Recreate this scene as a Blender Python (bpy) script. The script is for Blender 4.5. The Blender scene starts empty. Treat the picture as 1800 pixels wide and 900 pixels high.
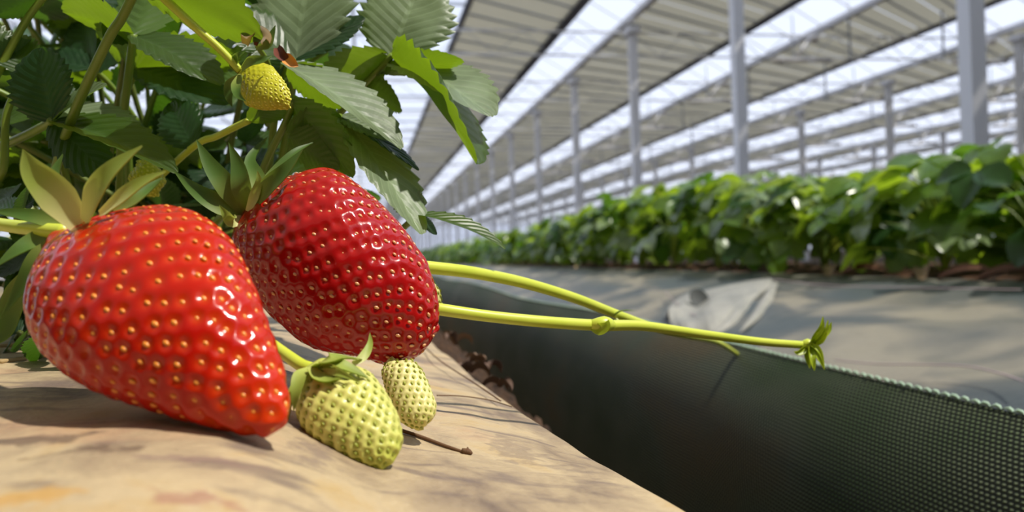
import bpy, bmesh, math, random
from mathutils import Vector, Matrix, Quaternion, kdtree, noise
random.seed(7)
C = bpy.context.scene.collection
scn = bpy.context.scene
# ------------------------------------------------------------------ camera
F_PX = 1400.0
TH = math.radians(10.52); RO = math.radians(2.0)
CAM = Vector((0, 0, 0.45))
FW = Vector((math.sin(TH), math.cos(TH), 0))
R0 = Vector((math.cos(TH), -math.sin(TH), 0)); U0 = Vector((0, 0, 1))
RT = R0*math.cos(RO) - U0*math.sin(RO)
UP = R0*math.sin(RO) + U0*math.cos(RO)
cd = bpy.data.cameras.new('camera'); cam = bpy.data.objects.new('camera', cd); C.objects.link(cam)
cd.sensor_width = 36.0; cd.lens = F_PX/1800*36; cd.clip_start = 0.01; cd.clip_end = 400
m = Matrix((RT, UP, -FW)).transposed().to_4x4(); m.translation = CAM
cam.matrix_world = m
cd.dof.use_dof = True; cd.dof.focus_distance = 0.195; cd.dof.aperture_fstop = 18
scn.camera = cam
# ------------------------------------------------------------------ light
SUN_DIR = Vector((0.43, -0.24, 0.87)).normalized()
w = bpy.data.worlds.new('world'); scn.world = w; w.use_nodes = True
nt = w.node_tree; nt.nodes.clear()
wo = nt.nodes.new('ShaderNodeOutputWorld'); bg = nt.nodes.new('ShaderNodeBackground')
tc = nt.nodes.new('ShaderNodeTexCoord'); sx = nt.nodes.new('ShaderNodeSeparateXYZ')
cr = nt.nodes.new('ShaderNodeValToRGB')
cr.color_ramp.elements[0].position = 0.0; cr.color_ramp.elements[0].color = (0.74, 0.79, 0.92, 1)
cr.color_ramp.elements[1].position = 1.0; cr.color_ramp.elements[1].color = (0.50, 0.66, 0.95, 1)
nt.links.new(tc.outputs['Generated'], sx.inputs[0]); nt.links.new(sx.outputs['Z'], cr.inputs[0])
nt.links.new(cr.outputs[0], bg.inputs[0]); nt.links.new(bg.outputs[0], wo.inputs[0])
bg.inputs[1].default_value = 0.95
sd = bpy.data.lights.new('sun', 'SUN'); sd.energy = 4.8; sd.angle = math.radians(1.2); sd.color = (1.0, 0.95, 0.84)
so = bpy.data.objects.new('sun', sd); C.objects.link(so); so.rotation_euler = (-SUN_DIR).to_track_quat('-Z', 'Y').to_euler()
so.location = (3, -1, 6)
scn.view_settings.view_transform = 'Standard'; scn.view_settings.look = 'None'
scn.view_settings.gamma = 1; scn.view_settings.exposure = 0.0; scn.view_settings.use_curve_mapping = False

def P(px, py, d):
    return CAM + FW*d + RT*((px-900)/F_PX*d) + UP*((450-py)/F_PX*d)
def V3(x, y, z): return Vector((x, y, z))
def CZ(x, y, h): return Vector((x, y, CAM.z - h))       # h below the camera

# ------------------------------------------------------------------ helpers
LOC = {}
def tag(o, label=None, cat=None, group=None, kind=None):
    if label: o['label'] = label
    if cat: o['category'] = cat
    if group: o['group'] = group
    if kind: o['kind'] = kind
    return o
def empty(name, loc, label=None, cat=None, group=None, kind=None):
    o = bpy.data.objects.new(name, None); C.objects.link(o); o.location = loc; o.empty_display_size = 0.02
    LOC[o.name] = Vector(loc)
    return tag(o, label, cat, group, kind)
def mesh(name, verts, faces, mat, smooth=True, uvs=None, attrs=None):
    me = bpy.data.meshes.new(name); me.from_pydata([tuple(v) for v in verts], [], faces)
    me.polygons.foreach_set('use_smooth', [smooth]*len(me.polygons))
    if uvs:
        ul = me.uv_layers.new(name='UVMap')
        li = [0]*len(me.loops); me.loops.foreach_get('vertex_index', li)
        flat = []
        for i in li: flat += [uvs[i][0], uvs[i][1]]
        ul.data.foreach_set('uv', flat)
    if attrs:
        for k, vals in attrs.items():
            a = me.attributes.new(k, 'FLOAT', 'POINT'); a.data.foreach_set('value', vals)
    me.materials.append(mat); me.update()
    return me
def obj(name, verts, faces, mat, parent=None, smooth=True, uvs=None, attrs=None, origin=None):
    pl = LOC[parent.name] if parent else Vector((0, 0, 0))
    org = origin if origin is not None else (pl if parent else Vector(verts[0]))
    me = mesh(name, [Vector(v)-org for v in verts], faces, mat, smooth, uvs, attrs)
    o = bpy.data.objects.new(name, me); C.objects.link(o)
    o.location = org - pl
    if parent: o.parent = parent
    LOC[o.name] = Vector(org)
    return o
def inst(name, me, loc, parent=None, rot=None, scale=None):
    o = bpy.data.objects.new(name, me); C.objects.link(o)
    pl = LOC[parent.name] if parent else Vector((0, 0, 0))
    o.location = Vector(loc) - pl
    if rot is not None: o.rotation_mode = 'QUATERNION'; o.rotation_quaternion = rot
    if scale is not None: o.scale = scale
    if parent: o.parent = parent
    LOC[o.name] = Vector(loc)
    return o
class MB:
    def __init__(s): s.v = []; s.f = []; s.uv = []
    def add(s, v, f, uv=None):
        n = len(s.v); s.v += [Vector(a) for a in v]; s.f += [tuple(i+n for i in q) for q in f]
        s.uv += uv if uv else [(0, 0)]*len(v)
        return s
    def box(s, a, b):
        x0, y0, z0 = a; x1, y1, z1 = b
        return s.add([(x0,y0,z0),(x1,y0,z0),(x1,y1,z0),(x0,y1,z0),(x0,y0,z1),(x1,y0,z1),(x1,y1,z1),(x0,y1,z1)],
              [(3,2,1,0),(4,5,6,7),(0,1,5,4),(1,2,6,5),(2,3,7,6),(3,0,4,7)])
    def bar(s, a, b, r, n=4, r2=None):
        return s.add(*tube([Vector(a), Vector(b)], [r, r2 if r2 else r], n))
    def build(s, name, mat, parent=None, smooth=False, uv=False):
        return obj(name, s.v, s.f, mat, parent, smooth, s.uv if uv else None)
def spline(pts, n):
    pts = [Vector(p) for p in pts]
    if len(pts) < 3:
        return [pts[0].lerp(pts[-1], i/n) for i in range(n+1)]
    q = [pts[0]*2-pts[1]] + pts + [pts[-1]*2-pts[-2]]
    out = []; segs = len(pts)-1
    for i in range(n+1):
        t = i/n*segs; k = min(int(t), segs-1); t -= k
        a, b, c, d = q[k:k+4]
        out.append(0.5*((2*b)+(c-a)*t+(2*a-5*b+4*c-d)*t*t+(3*b-a-3*c+d)*t**3))
    return out
def lerp_list(l, n):
    out = []
    for i in range(n+1):
        t = i/n*(len(l)-1); k = min(int(t), len(l)-2) if len(l) > 1 else 0
        out.append(l[k]*(1-(t-k))+l[k+1]*(t-k) if len(l) > 1 else l[0])
    return out
def tube(pts, rad, n=8):
    v = []; f = []; N = None
    for i, p in enumerate(pts):
        d = (pts[min(i+1, len(pts)-1)]-pts[max(i-1, 0)]).normalized()
        if N is None: N = d.orthogonal().normalized()
        else: N = (N - d*N.dot(d)).normalized()
        B = d.cross(N)
        for k in range(n):
            a = 2*math.pi*k/n
            v.append(p + (N*math.cos(a)+B*math.sin(a))*rad[i])
    for i in range(len(pts)-1):
        for k in range(n):
            f.append((i*n+k, i*n+(k+1) % n, (i+1)*n+(k+1) % n, (i+1)*n+k))
    f.append(tuple(range(n))[::-1]); f.append(tuple(range((len(pts)-1)*n, len(pts)*n)))
    return v, f
def stem(name, pts, rad, mat, parent=None, n=24, sides=10):
    p = spline(pts, n); r = lerp_list(rad, n)
    v, f = tube(p, r, sides)
    return obj(name, v, f, mat, parent)
# ------------------------------------------------------------------ materials
class M:
    def __init__(s, name, color=(.5,.5,.5), rough=.5, spec=.5, metal=0, **kw):
        s.m = bpy.data.materials.new(name); s.m.use_nodes = True
        s.t = s.m.node_tree; s.b = s.t.nodes['Principled BSDF']; s.out = s.t.nodes['Material Output']
        s.b.inputs['Base Color'].default_value = (*color, 1); s.b.inputs['Roughness'].default_value = rough
        s.b.inputs['Specular IOR Level'].default_value = spec; s.b.inputs['Metallic'].default_value = metal
        for k, v in kw.items(): s.b.inputs[k.replace('_', ' ')].default_value = v
    def n(s, t, **kw):
        x = s.t.nodes.new(t)
        for k, v in kw.items():
            if hasattr(x, k): setattr(x, k, v)
            else: x.inputs[k].default_value = v
        return x
    def l(s, a, b): s.t.links.new(a, b)
    def ramp(s, src, stops):
        r = s.n('ShaderNodeValToRGB'); e = r.color_ramp.elements
        while len(e) < len(stops): e.new(0.5)
        for i, (p, c) in enumerate(stops): e[i].position = p; e[i].color = (*c, 1)
        s.l(src, r.inputs[0]); return r.outputs[0]
    def noise(s, scale, detail=4, coord='Object', rough=.55, stretch=None, dist=0):
        t = s.n('ShaderNodeTexCoord'); x = s.n('ShaderNodeTexNoise'); o = t.outputs[coord]
        if stretch:
            mp = s.n('ShaderNodeMapping'); mp.inputs['Scale'].default_value = stretch; s.l(o, mp.inputs[0]); o = mp.outputs[0]
        s.l(o, x.inputs['Vector']); x.inputs['Scale'].default_value = scale; x.inputs['Detail'].default_value = detail
        x.inputs['Roughness'].default_value = rough; x.inputs['Distortion'].default_value = dist
        return x.outputs['Fac']
    def math(s, op, a, b=None, c=None):
        x = s.n('ShaderNodeMath', operation=op)
        for i, q in enumerate((a, b, c)):
            if q is None: continue
            if isinstance(q, (int, float)): x.inputs[i].default_value = q
            else: s.l(q, x.inputs[i])
        return x.outputs[0]
    def mix(s, fac, a, b):
        x = s.n('ShaderNodeMix', data_type='RGBA')
        for i, q in ((0, fac), (6, a), (7, b)):
            if isinstance(q, (int, float)): x.inputs[i].default_value = q
            elif isinstance(q, tuple): x.inputs[i].default_value = (*q, 1)
            else: s.l(q, x.inputs[i])
        return x.outputs[2]
    def bump(s, h, strength=.3, dist=.001):
        x = s.n('ShaderNodeBump'); x.inputs['Strength'].default_value = strength; x.inputs['Distance'].default_value = dist
        s.l(h, x.inputs['Height']); s.l(x.outputs[0], s.b.inputs['Normal']); return x.outputs[0]
    def col(s, c): s.l(c, s.b.inputs['Base Color'])
    def translucent(s, fac, color):
        tr = s.n('ShaderNodeBsdfTranslucent'); mx = s.n('ShaderNodeMixShader')
        if isinstance(color, tuple): tr.inputs[0].default_value = (*color, 1)
        else: s.l(color, tr.inputs[0])
        mx.inputs[0].default_value = fac
        s.l(s.b.outputs[0], mx.inputs[1]); s.l(tr.outputs[0], mx.inputs[2]); s.l(mx.outputs[0], s.out.inputs[0])
        return s

def leaf_mat(name, top, under, trans, tf=.4, rough=.38, veins=True, sheen=.5):
    a = M(name, top, rough, sheen)
    geo = a.n('ShaderNodeNewGeometry')
    nz = a.noise(60, 3)
    tcol = a.mix(a.ramp(nz, [(.35, (0,0,0)), (.65, (1,1,1))]), tuple(c*.75 for c in top), tuple(min(1, c*1.25) for c in top))
    if veins:
        uv = a.n('ShaderNodeUVMap'); sp = a.n('ShaderNodeSeparateXYZ'); a.l(uv.outputs[0], sp.inputs[0])
        av = a.math('ABSOLUTE', sp.outputs[1])
        ph = a.math('SUBTRACT', sp.outputs[0], a.math('MULTIPLY', av, .30))
        w_ = a.math('PINGPONG', a.math('MULTIPLY', ph, 9.0), .5)
        side = a.math('LESS_THAN', w_, .07)
        mid = a.math('LESS_THAN', av, .05)
        ve = a.math('MAXIMUM', side, mid)
        tcol = a.mix(a.math('MULTIPLY', ve, .22), tcol, tuple(min(1, c*2.2+.03) for c in top))
        sm = a.math('SUBTRACT', 1.0, a.math('MULTIPLY', a.math('SUBTRACT', .5, w_), 2.0))
        fine = a.noise(420, 2)
        h = a.math('ADD', sm, a.math('MULTIPLY', fine, .5))
        a.bump(h, .3, .0005)
    c = a.mix(geo.outputs['Backfacing'], tcol, under)
    a.col(c)
    a.translucent(tf, trans)
    return a.m
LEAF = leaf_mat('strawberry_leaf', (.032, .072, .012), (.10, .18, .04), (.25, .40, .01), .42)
LEAF_PALE = leaf_mat('strawberry_leaf_sheen', (.20, .26, .15), (.18, .27, .10), (.26, .42, .04), .35, .42)  # paler leaf copy, sunlit sheen of the upper side put into its colour
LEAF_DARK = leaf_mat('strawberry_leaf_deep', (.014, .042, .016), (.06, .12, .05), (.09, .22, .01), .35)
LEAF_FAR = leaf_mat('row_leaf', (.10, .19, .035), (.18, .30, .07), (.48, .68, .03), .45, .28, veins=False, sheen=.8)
LEAF_FAR3 = leaf_mat('row_leaf_glint', (.24, .33, .15), (.20, .30, .10), (.42, .58, .08), .35, .3, veins=False, sheen=.8)  # pale copy of the row leaf, whitish glints painted into its colour
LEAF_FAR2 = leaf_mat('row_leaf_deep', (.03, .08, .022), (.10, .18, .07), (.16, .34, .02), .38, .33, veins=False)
def stem_mat(name, c1, c2, tf=.15):
    a = M(name, c1, .35, .5, Subsurface_Weight=.15)
    a.b.inputs['Subsurface Radius'].default_value = (.001, .001, .0004)
    a.col(a.mix(a.noise(90, 3), c1, c2)); return a.m
STEM = stem_mat('leaf_stalk', (.10, .20, .02), (.24, .30, .04))
RUN = stem_mat('runner_stem', (.50, .60, .035), (.68, .72, .10))
STEM_DK = stem_mat('shaded_stalk', (.08, .13, .02), (.18, .20, .04))
def sepal_mat(name, c0, c1, tr):
    a = M(name, c1, .5, .35); uv = a.n('ShaderNodeUVMap'); sp = a.n('ShaderNodeSeparateXYZ'); a.l(uv.outputs[0], sp.inputs[0])
    a.col(a.ramp(sp.outputs[0], [(.05, c0), (.55, c1), (1, tuple(q*.6 for q in c1))])); a.translucent(.3, tr); return a.m
CALYX = sepal_mat('sepal_green', (.34, .38, .09), (.10, .19, .035), (.35, .5, .05))
CALYX_L = sepal_mat('sepal_light', (.55, .60, .14), (.34, .42, .07), (.5, .6, .06))
CALYX_Y = sepal_mat('sepal_yellow', (.90, .88, .42), (.36, .46, .09), (.65, .70, .12))
def berry_mat(name, base, pit, tip, shoulder, rough=.16, sss=.12, rad=(.003, .0006, .0003), tint=.0, coat=.3):
    a = M(name, base, rough, .32, Subsurface_Weight=sss, Coat_Weight=coat, Coat_Roughness=.06)
    a.b.inputs['Subsurface Radius'].default_value = rad
    at = a.n('ShaderNodeAttribute', attribute_name='along'); pt = a.n('ShaderNodeAttribute', attribute_name='pit')
    c = a.ramp(at.outputs['Fac'], [(0, shoulder), (.10, base), (.70, base), (1, tip)])
    c = a.mix(a.math('MULTIPLY', a.ramp(a.noise(70, 3), [(.4, (0,0,0)), (.7, (1,1,1))]), .35), c, tip)
    c = a.mix(a.math('MULTIPLY', pt.outputs['Fac'], .75), c, pit)
    a.col(c); a.bump(a.noise(900, 2), .12, .0003)
    return a.m
BERRY1 = berry_mat('ripe_orange_red_flesh', (.44, .0045, .0012), (.56, .06, .004), (.56, .028, .002), (.50, .035, .004), coat=.08, rough=.19)
BERRY2 = berry_mat('ripe_crimson_flesh', (.36, .0025, .0035), (.44, .015, .008), (.40, .006, .004), (.46, .022, .008), rough=.18, coat=.3)
GREEN = berry_mat('unripe_green_flesh', (.72, .68, .22), (.32, .36, .04), (.55, .58, .07), (.45, .52, .10), rough=.35, sss=.2, rad=(.002,.002,.001), coat=.05)
PALE = berry_mat('unripe_cream_flesh', (.85, .78, .38), (.50, .46, .08), (.80, .72, .24), (.6, .62, .2), rough=.35, sss=.2, rad=(.002,.002,.001), coat=.05)
YELL = berry_mat('unripe_yellow_flesh', (.60, .56, .03), (.36, .38, .02), (.66, .58, .05), (.35, .42, .05), rough=.3, sss=.1, rad=(.002,.002,.001), coat=.1)
SEED_O = M('orange_seed', (.85, .30, .04), .25, .6).m
SEED_Y = M('pale_gold_seed', (.80, .38, .16), .2, .7).m
SEED_G = M('olive_seed', (.30, .33, .04), .4, .4).m
SEED_L = M('yellow_seed', (.72, .66, .08), .3, .5).m

# ------------------------------------------------------------------ large structure : beds, cloth
def bed_h(x, y):
    # how far the near bed's skin lies below the camera
    pts = [(-9, .0235), (-.1, .0235), (-.03, .0258), (-.0155, .0292), (.002, .0385), (.012, .0405), (.04, .046), (.058, .0505), (9, .0505)]
    h = 0
    for o_ in (-.006, -.003, 0, .003, .006):
        for (a, b), (c, d) in zip(pts, pts[1:]):
            if x+o_ <= c: h += (b+(d-b)*(x+o_-a)/(c-a))/5; break
    h += .0012*noise.noise(Vector((x*26, y*18, 1))) + .0006*noise.noise(Vector((x*90, y*50, 4)))
    return h
def edge_x(y):
    pts = [(-.2, .062), (.14, .0575), (.20, .0505), (.29, .0445), (.45, .0365), (1, .031), (200, .031)]
    for (a, b), (c, d) in zip(pts, pts[1:]):
        if y <= c: return b+(d-b)*max(0, (y-a)/(c-a))
    return .034
def _bp(px, py):
    d = .05
    while d < .6 and CAM.z-P(px, py, d).z < bed_h(P(px, py, d).x, P(px, py, d).y): d += .001
    return P(px, py, d)
STAINS = []
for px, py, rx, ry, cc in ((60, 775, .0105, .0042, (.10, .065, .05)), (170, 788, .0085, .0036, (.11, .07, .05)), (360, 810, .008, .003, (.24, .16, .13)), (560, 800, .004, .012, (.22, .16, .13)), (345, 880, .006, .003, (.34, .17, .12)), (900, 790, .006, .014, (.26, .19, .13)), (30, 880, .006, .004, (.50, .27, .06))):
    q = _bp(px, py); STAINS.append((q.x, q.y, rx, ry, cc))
def near_bed():
    a = M('sandy_bed_film', (.5, .36, .2), .55, .35)
    c = a.ramp(a.noise(38, 5, rough=.62, dist=.4, stretch=(1, .7, 1)), [(.30, (.15, .105, .08)), (.42, (.33, .245, .155)), (.58, (.49, .375, .225)), (.72, (.46, .31, .13))])
    st = a.ramp(a.noise(55, 4, stretch=(.6, 1.8, 1), dist=.7), [(.54, (0,0,0)), (.64, (1,1,1))])
    c = a.mix(a.math('MULTIPLY', st, .7), c, (.14, .10, .09))
    rd = a.ramp(a.noise(22, 3), [(.62, (0,0,0)), (.74, (1,1,1))])
    c = a.mix(a.math('MULTIPLY', rd, .35), c, (.42, .17, .10))
    g = a.n('ShaderNodeNewGeometry'); nz = a.n('ShaderNodeTexNoise'); nz.inputs['Scale'].default_value = 260; nz.inputs['Detail'].default_value = 4
    a.l(g.outputs['Position'], nz.inputs['Vector'])
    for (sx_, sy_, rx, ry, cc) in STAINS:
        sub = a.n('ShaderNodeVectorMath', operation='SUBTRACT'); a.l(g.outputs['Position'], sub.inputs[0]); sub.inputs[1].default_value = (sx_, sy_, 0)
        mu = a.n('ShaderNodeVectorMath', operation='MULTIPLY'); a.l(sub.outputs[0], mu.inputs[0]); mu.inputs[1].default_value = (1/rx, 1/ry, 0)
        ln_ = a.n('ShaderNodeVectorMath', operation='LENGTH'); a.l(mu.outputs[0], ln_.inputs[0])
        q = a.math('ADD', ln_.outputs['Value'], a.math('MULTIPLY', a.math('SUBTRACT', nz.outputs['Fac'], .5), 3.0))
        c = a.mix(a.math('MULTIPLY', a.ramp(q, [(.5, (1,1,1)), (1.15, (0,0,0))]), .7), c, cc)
    a.col(c); a.bump(a.math('ADD', a.noise(130, 5), a.noise(600, 2)), .35, .0012)
    xs = [-2.5, -1.2, -.6, -.35, -.25] + [-.2+.004*i for i in range(64)]
    xs = [x for x in xs if x < .0545] + [.0545]
    ys = [-.12+.006*i for i in range(60)] + [.25+.02*i for i in range(40)] + [1.1+.25*i for i in range(20)] + [6+2*i for i in range(18)] + [60]
    v = []; f = []
    def wav(y): return edge_x(y)-.0545+(.0004*math.sin(y*31+.6)+.0003*math.sin(y*70) if y < 4 else 0)
    for y in ys:
        row = []
        for x in xs:
            k = max(0, min(1, (x+.05)/.1))
            row.append(CZ(x+wav(y)*k, y, bed_h(x, y)))
        h = bed_h(.0545, y); xx = .0545+wav(y)
        for dx, dh in ((.0016, .0009), (.0024, .0028), (.0022, .006), (-.001, .02), (-.008, .05), (-.014, .12), (-.02, .24), (-.03, .45)):
            row.append(CZ(xx+dx, y, h+dh if dh < .4 else .45))
        v += row; n = len(row)
    for j in range(len(ys)-1):
        for i in range(n-1):
            f.append((j*n+i, j*n+i+1, (j+1)*n+i+1, (j+1)*n+i))
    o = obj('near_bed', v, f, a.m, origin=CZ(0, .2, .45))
    tag(o, 'sandy brown film covered bed edge the large red strawberries rest on', 'bed')
near_bed()
def far_bed_h(x):
    pts = [(.20, .44), (.42, .33), (.50, .21), (.62, .155), (.80, .105), (.95, .078), (1.02, .070), (1.10, .072), (1.6, .074), (1.8, .1), (2.1, .30), (2.2, .44)]
    for (a, b), (c, d) in zip(pts, pts[1:]):
        if a <= x <= c:
            t = (x-a)/(c-a); return b*(1-t)+d*t
    return .44
def far_bed():
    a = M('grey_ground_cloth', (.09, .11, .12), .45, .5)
    dapple = a.ramp(a.noise(4.2, 2.5, dist=.8, stretch=(1.4, .8, 1)), [(.38, (.04, .055, .06)), (.50, (.09, .09, .08)), (.62, (.30, .26, .19))])  # dappled sun on the cloth painted into its colour as patches
    a.col(a.mix(a.math('MULTIPLY', a.noise(300, 2, stretch=(1, 1, 1)), .5), dapple, (.11, .12, .12)))
    a.bump(a.math('ADD', a.noise(12, 4), a.math('MULTIPLY', a.noise(260, 2), .08)), .5, .01)
    soil = M('dark_bed_soil', (.05, .03, .02), .9, .2); soil.col(soil.ramp(soil.noise(40, 5), [(.35, (.02, .013, .01)), (.7, (.16, .08, .045))]))
    soil.bump(soil.noise(60, 5), .8, .01)
    xs = [.20+.02*i for i in range(101)]
    ys = [-.4+.03*i for i in range(120)] + [3.2+.12*i for i in range(60)] + [10.6+1.5*i for i in range(40)] + [75]
    v = []; f = []
    for y in ys:
        for x in xs:
            h = far_bed_h(x)
            k = max(0, 1-abs(x-.75)/.33)
            h += k*(.020*noise.noise(Vector((x*3.2, y*2.0, 3))) + .009*noise.noise(Vector((x*9, y*5, 8)))) + .003*noise.noise(Vector((x*20, y*14, 0)))
            v.append(CZ(x, y, h))
    n = len(xs)
    for j in range(len(ys)-1):
        for i in range(n-1): f.append((j*n+i, j*n+i+1, (j+1)*n+i+1, (j+1)*n+i))
    root = empty('far_bed', CZ(1.2, 3, .45), 'raised bed across the gap draped in grey woven ground cloth under the leafy plant row', 'bed')
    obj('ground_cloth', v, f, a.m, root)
    # soil strip on top
    v = []; f = []; xs = [1.06+.03*i for i in range(20)]
    for y in ys:
        for i, x in enumerate(xs):
            e = -.02 if i in (0, 19) else .008
            v.append(CZ(x, y, far_bed_h(x) - e - .012*noise.noise(Vector((x*16, y*13, 5)))))
    n = len(xs)
    for j in range(len(ys)-1):
        for i in range(n-1): f.append((j*n+i, j*n+i+1, (j+1)*n+i+1, (j+1)*n+i))
    obj('soil', v, f, soil.m, root)
far_bed()
# floor
fm = M('packed_earth_floor', (.05, .04, .03), .95, .1); fm.col(fm.ramp(fm.noise(4, 5), [(.3, (.02, .016, .012)), (.7, (.09, .07, .05))])); fm.bump(fm.noise(30, 4), .5, .01)
tag(obj('floor', [(-12, -6, 0), (46, -6, 0), (46, 100, 0), (-12, 100, 0)], [(0, 1, 2, 3)], fm.m, smooth=False), kind='structure')

# woven net trough
def net():
    a = M('woven_shade_net', (.02, .03, .025), .6, .15)
    uv = a.n('ShaderNodeUVMap'); sp = a.n('ShaderNodeSeparateXYZ'); a.l(uv.outputs[0], sp.inputs[0])
    U, W = sp.outputs[0], sp.outputs[1]
    fv = a.math('FLOOR', W)
    sh = a.math('ADD', U, a.math('MULTIPLY', a.math('MODULO', fv, 2.0), .5))
    fu = a.math('SUBTRACT', a.math('FRACT', sh), .5); fw = a.math('SUBTRACT', a.math('FRACT', W), .5)
    d = a.math('SQRT', a.math('ADD', a.math('MULTIPLY', fu, fu), a.math('MULTIPLY', a.math('MULTIPLY', fw, fw), 1.3)))
    dot = a.ramp(d, [(.14, (1,1,1)), (.42, (0,0,0))])
    big = a.ramp(a.noise(9, 3, stretch=(1, .5, 1)), [(.36, (.07, .14, .03)), (.52, (.20, .24, .14)), (.68, (.30, .22, .09))])
    a.col(a.mix(dot, (.010, .012, .006), big)); a.bump(dot, .9, .0012)
    prof = [(.262, .070), (.250, .081), (.238, .096), (.228, .114), (.220, .134), (.2145, .156), (.211, .18), (.210, .21), (.214, .25), (.22, .30)]
    pr = spline([Vector((x, 0, h)) for x, h in prof], 40)
    ln = [0]
    for p, q in zip(pr, pr[1:]): ln.append(ln[-1]+(q-p).length)
    ys = [-.05+.012*i for i in range(90)] + [1.03+.06*i for i in range(50)] + [4+.6*i for i in range(60)]
    v = []; f = []; uvs = []; edge = []
    def wob(y): return .010*math.sin(y*3.1+.4)+.004*math.sin(y*9.0)
    for y in ys:
        dz = .0035+.003*math.sin(y*5.2+1)-.006*max(0, min(1, (y-.6)/.6))
        for k, p in enumerate(pr):
            s = 1-k/len(pr)
            pt = CZ(p.x+wob(y)*s, y, p.z+dz*s + .004*noise.noise(Vector((p.x*14, y*9, 2)))*math.sin(math.pi*k/40))
            if k == 0: edge.append(pt)
            v.append(pt); uvs.append((y/.0030, ln[k]/.0021))
    n = len(pr)
    for j in range(len(ys)-1):
        for i in range(n-1): f.append((j*n+i, (j+1)*n+i, (j+1)*n+i+1, j*n+i+1))
    root = empty('shade_net', CZ(.17, .3, .17), 'dark green woven shade net sagging like a trough beside the sandy bed', 'net')
    obj('net_cloth', v, f, a.m, root, uvs=uvs)
    # pale stitched rim: little loops along the top edge
    rim = M('pale_selvedge_thread', (.42, .58, .44), .4, .5).m
    b = MB(); acc = 0; last = edge[0]; i = 0
    sub = []
    for p, q in zip(edge, edge[1:]):
        k = max(1, int((q-p).length/.0013))
        if p.y > 4: break
        for j in range(k): sub.append(p.lerp(q, j/k))
    q = [p + Vector((.0006*math.cos(i*1.36), 0, .0007+.0006*math.sin(i*1.36))) for i, p in enumerate(sub)]
    b.add(*tube(q, [.00035 + (.00065 if math.sin(i*1.36+.8) > .2 else 0) for i in range(len(q))], 5))
    tag(b.build('stitched_rim', rim, root, True), 'pale green stitched rim thread')
net()
# trough debris / soil at the bottom
def debris():
    s = M('dark_litter', (.03, .02, .015), .9, .2); s.col(s.ramp(s.noise(90, 4), [(.3, (.012, .008, .006)), (.75, (.09, .05, .03))]))
    v = []; f = []
    xs = [.034+.003*i for i in range(22)]; ys = [.1+.006*i for i in range(260)]
    for y in ys:
        for x in xs:
            t = max(0, min(1, (y-.24)/.18))
            h = .160 - .095*t - (.006+.006*t)*noise.noise(Vector((x*110, y*80, 7))) - .004*noise.noise(Vector((x*300, y*200, 7))) + .55*(x-.034)
            v.append(CZ(x, y, h))
    n = len(xs)
    for j in range(len(ys)-1):
        for i in range(n-1): f.append((j*n+i, j*n+i+1, (j+1)*n+i+1, (j+1)*n+i))
    tag(obj('plant_litter', v, f, s.m), 'dark crumbly plant litter filling the slot between bed edge and net', 'litter', kind='stuff')
debris()

# ------------------------------------------------------------------ greenhouse
WHITE = M('white_painted_steel', (.86, .86, .90), .45, .5).m
GREYM = M('galvanised_steel', (.40, .43, .50), .5, .5, .3).m
DARKM = M('dark_rolled_edge', (.10, .10, .12), .7, .3).m
cu = M('beige_shade_cloth', (.36, .34, .29), .8, .2)
cu.col(cu.mix(cu.noise(1.6, 4), (.50, .485, .43), (.60, .58, .52))); cu.translucent(.45, (.82, .80, .72)); CURT = cu.m
gl = M('diffusing_roof_glass', (.9, .93, 1), .2, .5)
_t = gl.n('ShaderNodeBsdfTransparent'); _t.inputs[0].default_value = (.93, .95, 1, 1)
_d = gl.n('ShaderNodeBsdfTranslucent'); _d.inputs[0].default_value = (.85, .88, .97, 1)
_m = gl.n('ShaderNodeMixShader'); _m.inputs[0].default_value = .30
gl.l(_t.outputs[0], _m.inputs[1]); gl.l(_d.outputs[0], _m.inputs[2]); gl.l(_m.outputs[0], gl.out.inputs[0]); GLASS = gl.m
Z0 = CAM.z
GX = [4.85+4*k for k in range(-1, 9)]        # gutters
YE = 98.0
BAYS = [5.6+4*k for k in range(0, 23)]
def unit_box(name, sx_, sy_, sz_, mat):
    b = MB().box((-sx_/2, -sy_/2, -sz_/2), (sx_/2, sy_/2, sz_/2)); return mesh(name, b.v, b.f, mat, False)
ordn = ['nearest', 'second', 'third', 'fourth', 'fifth', 'sixth', 'seventh', 'eighth', 'ninth', 'tenth']
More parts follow.
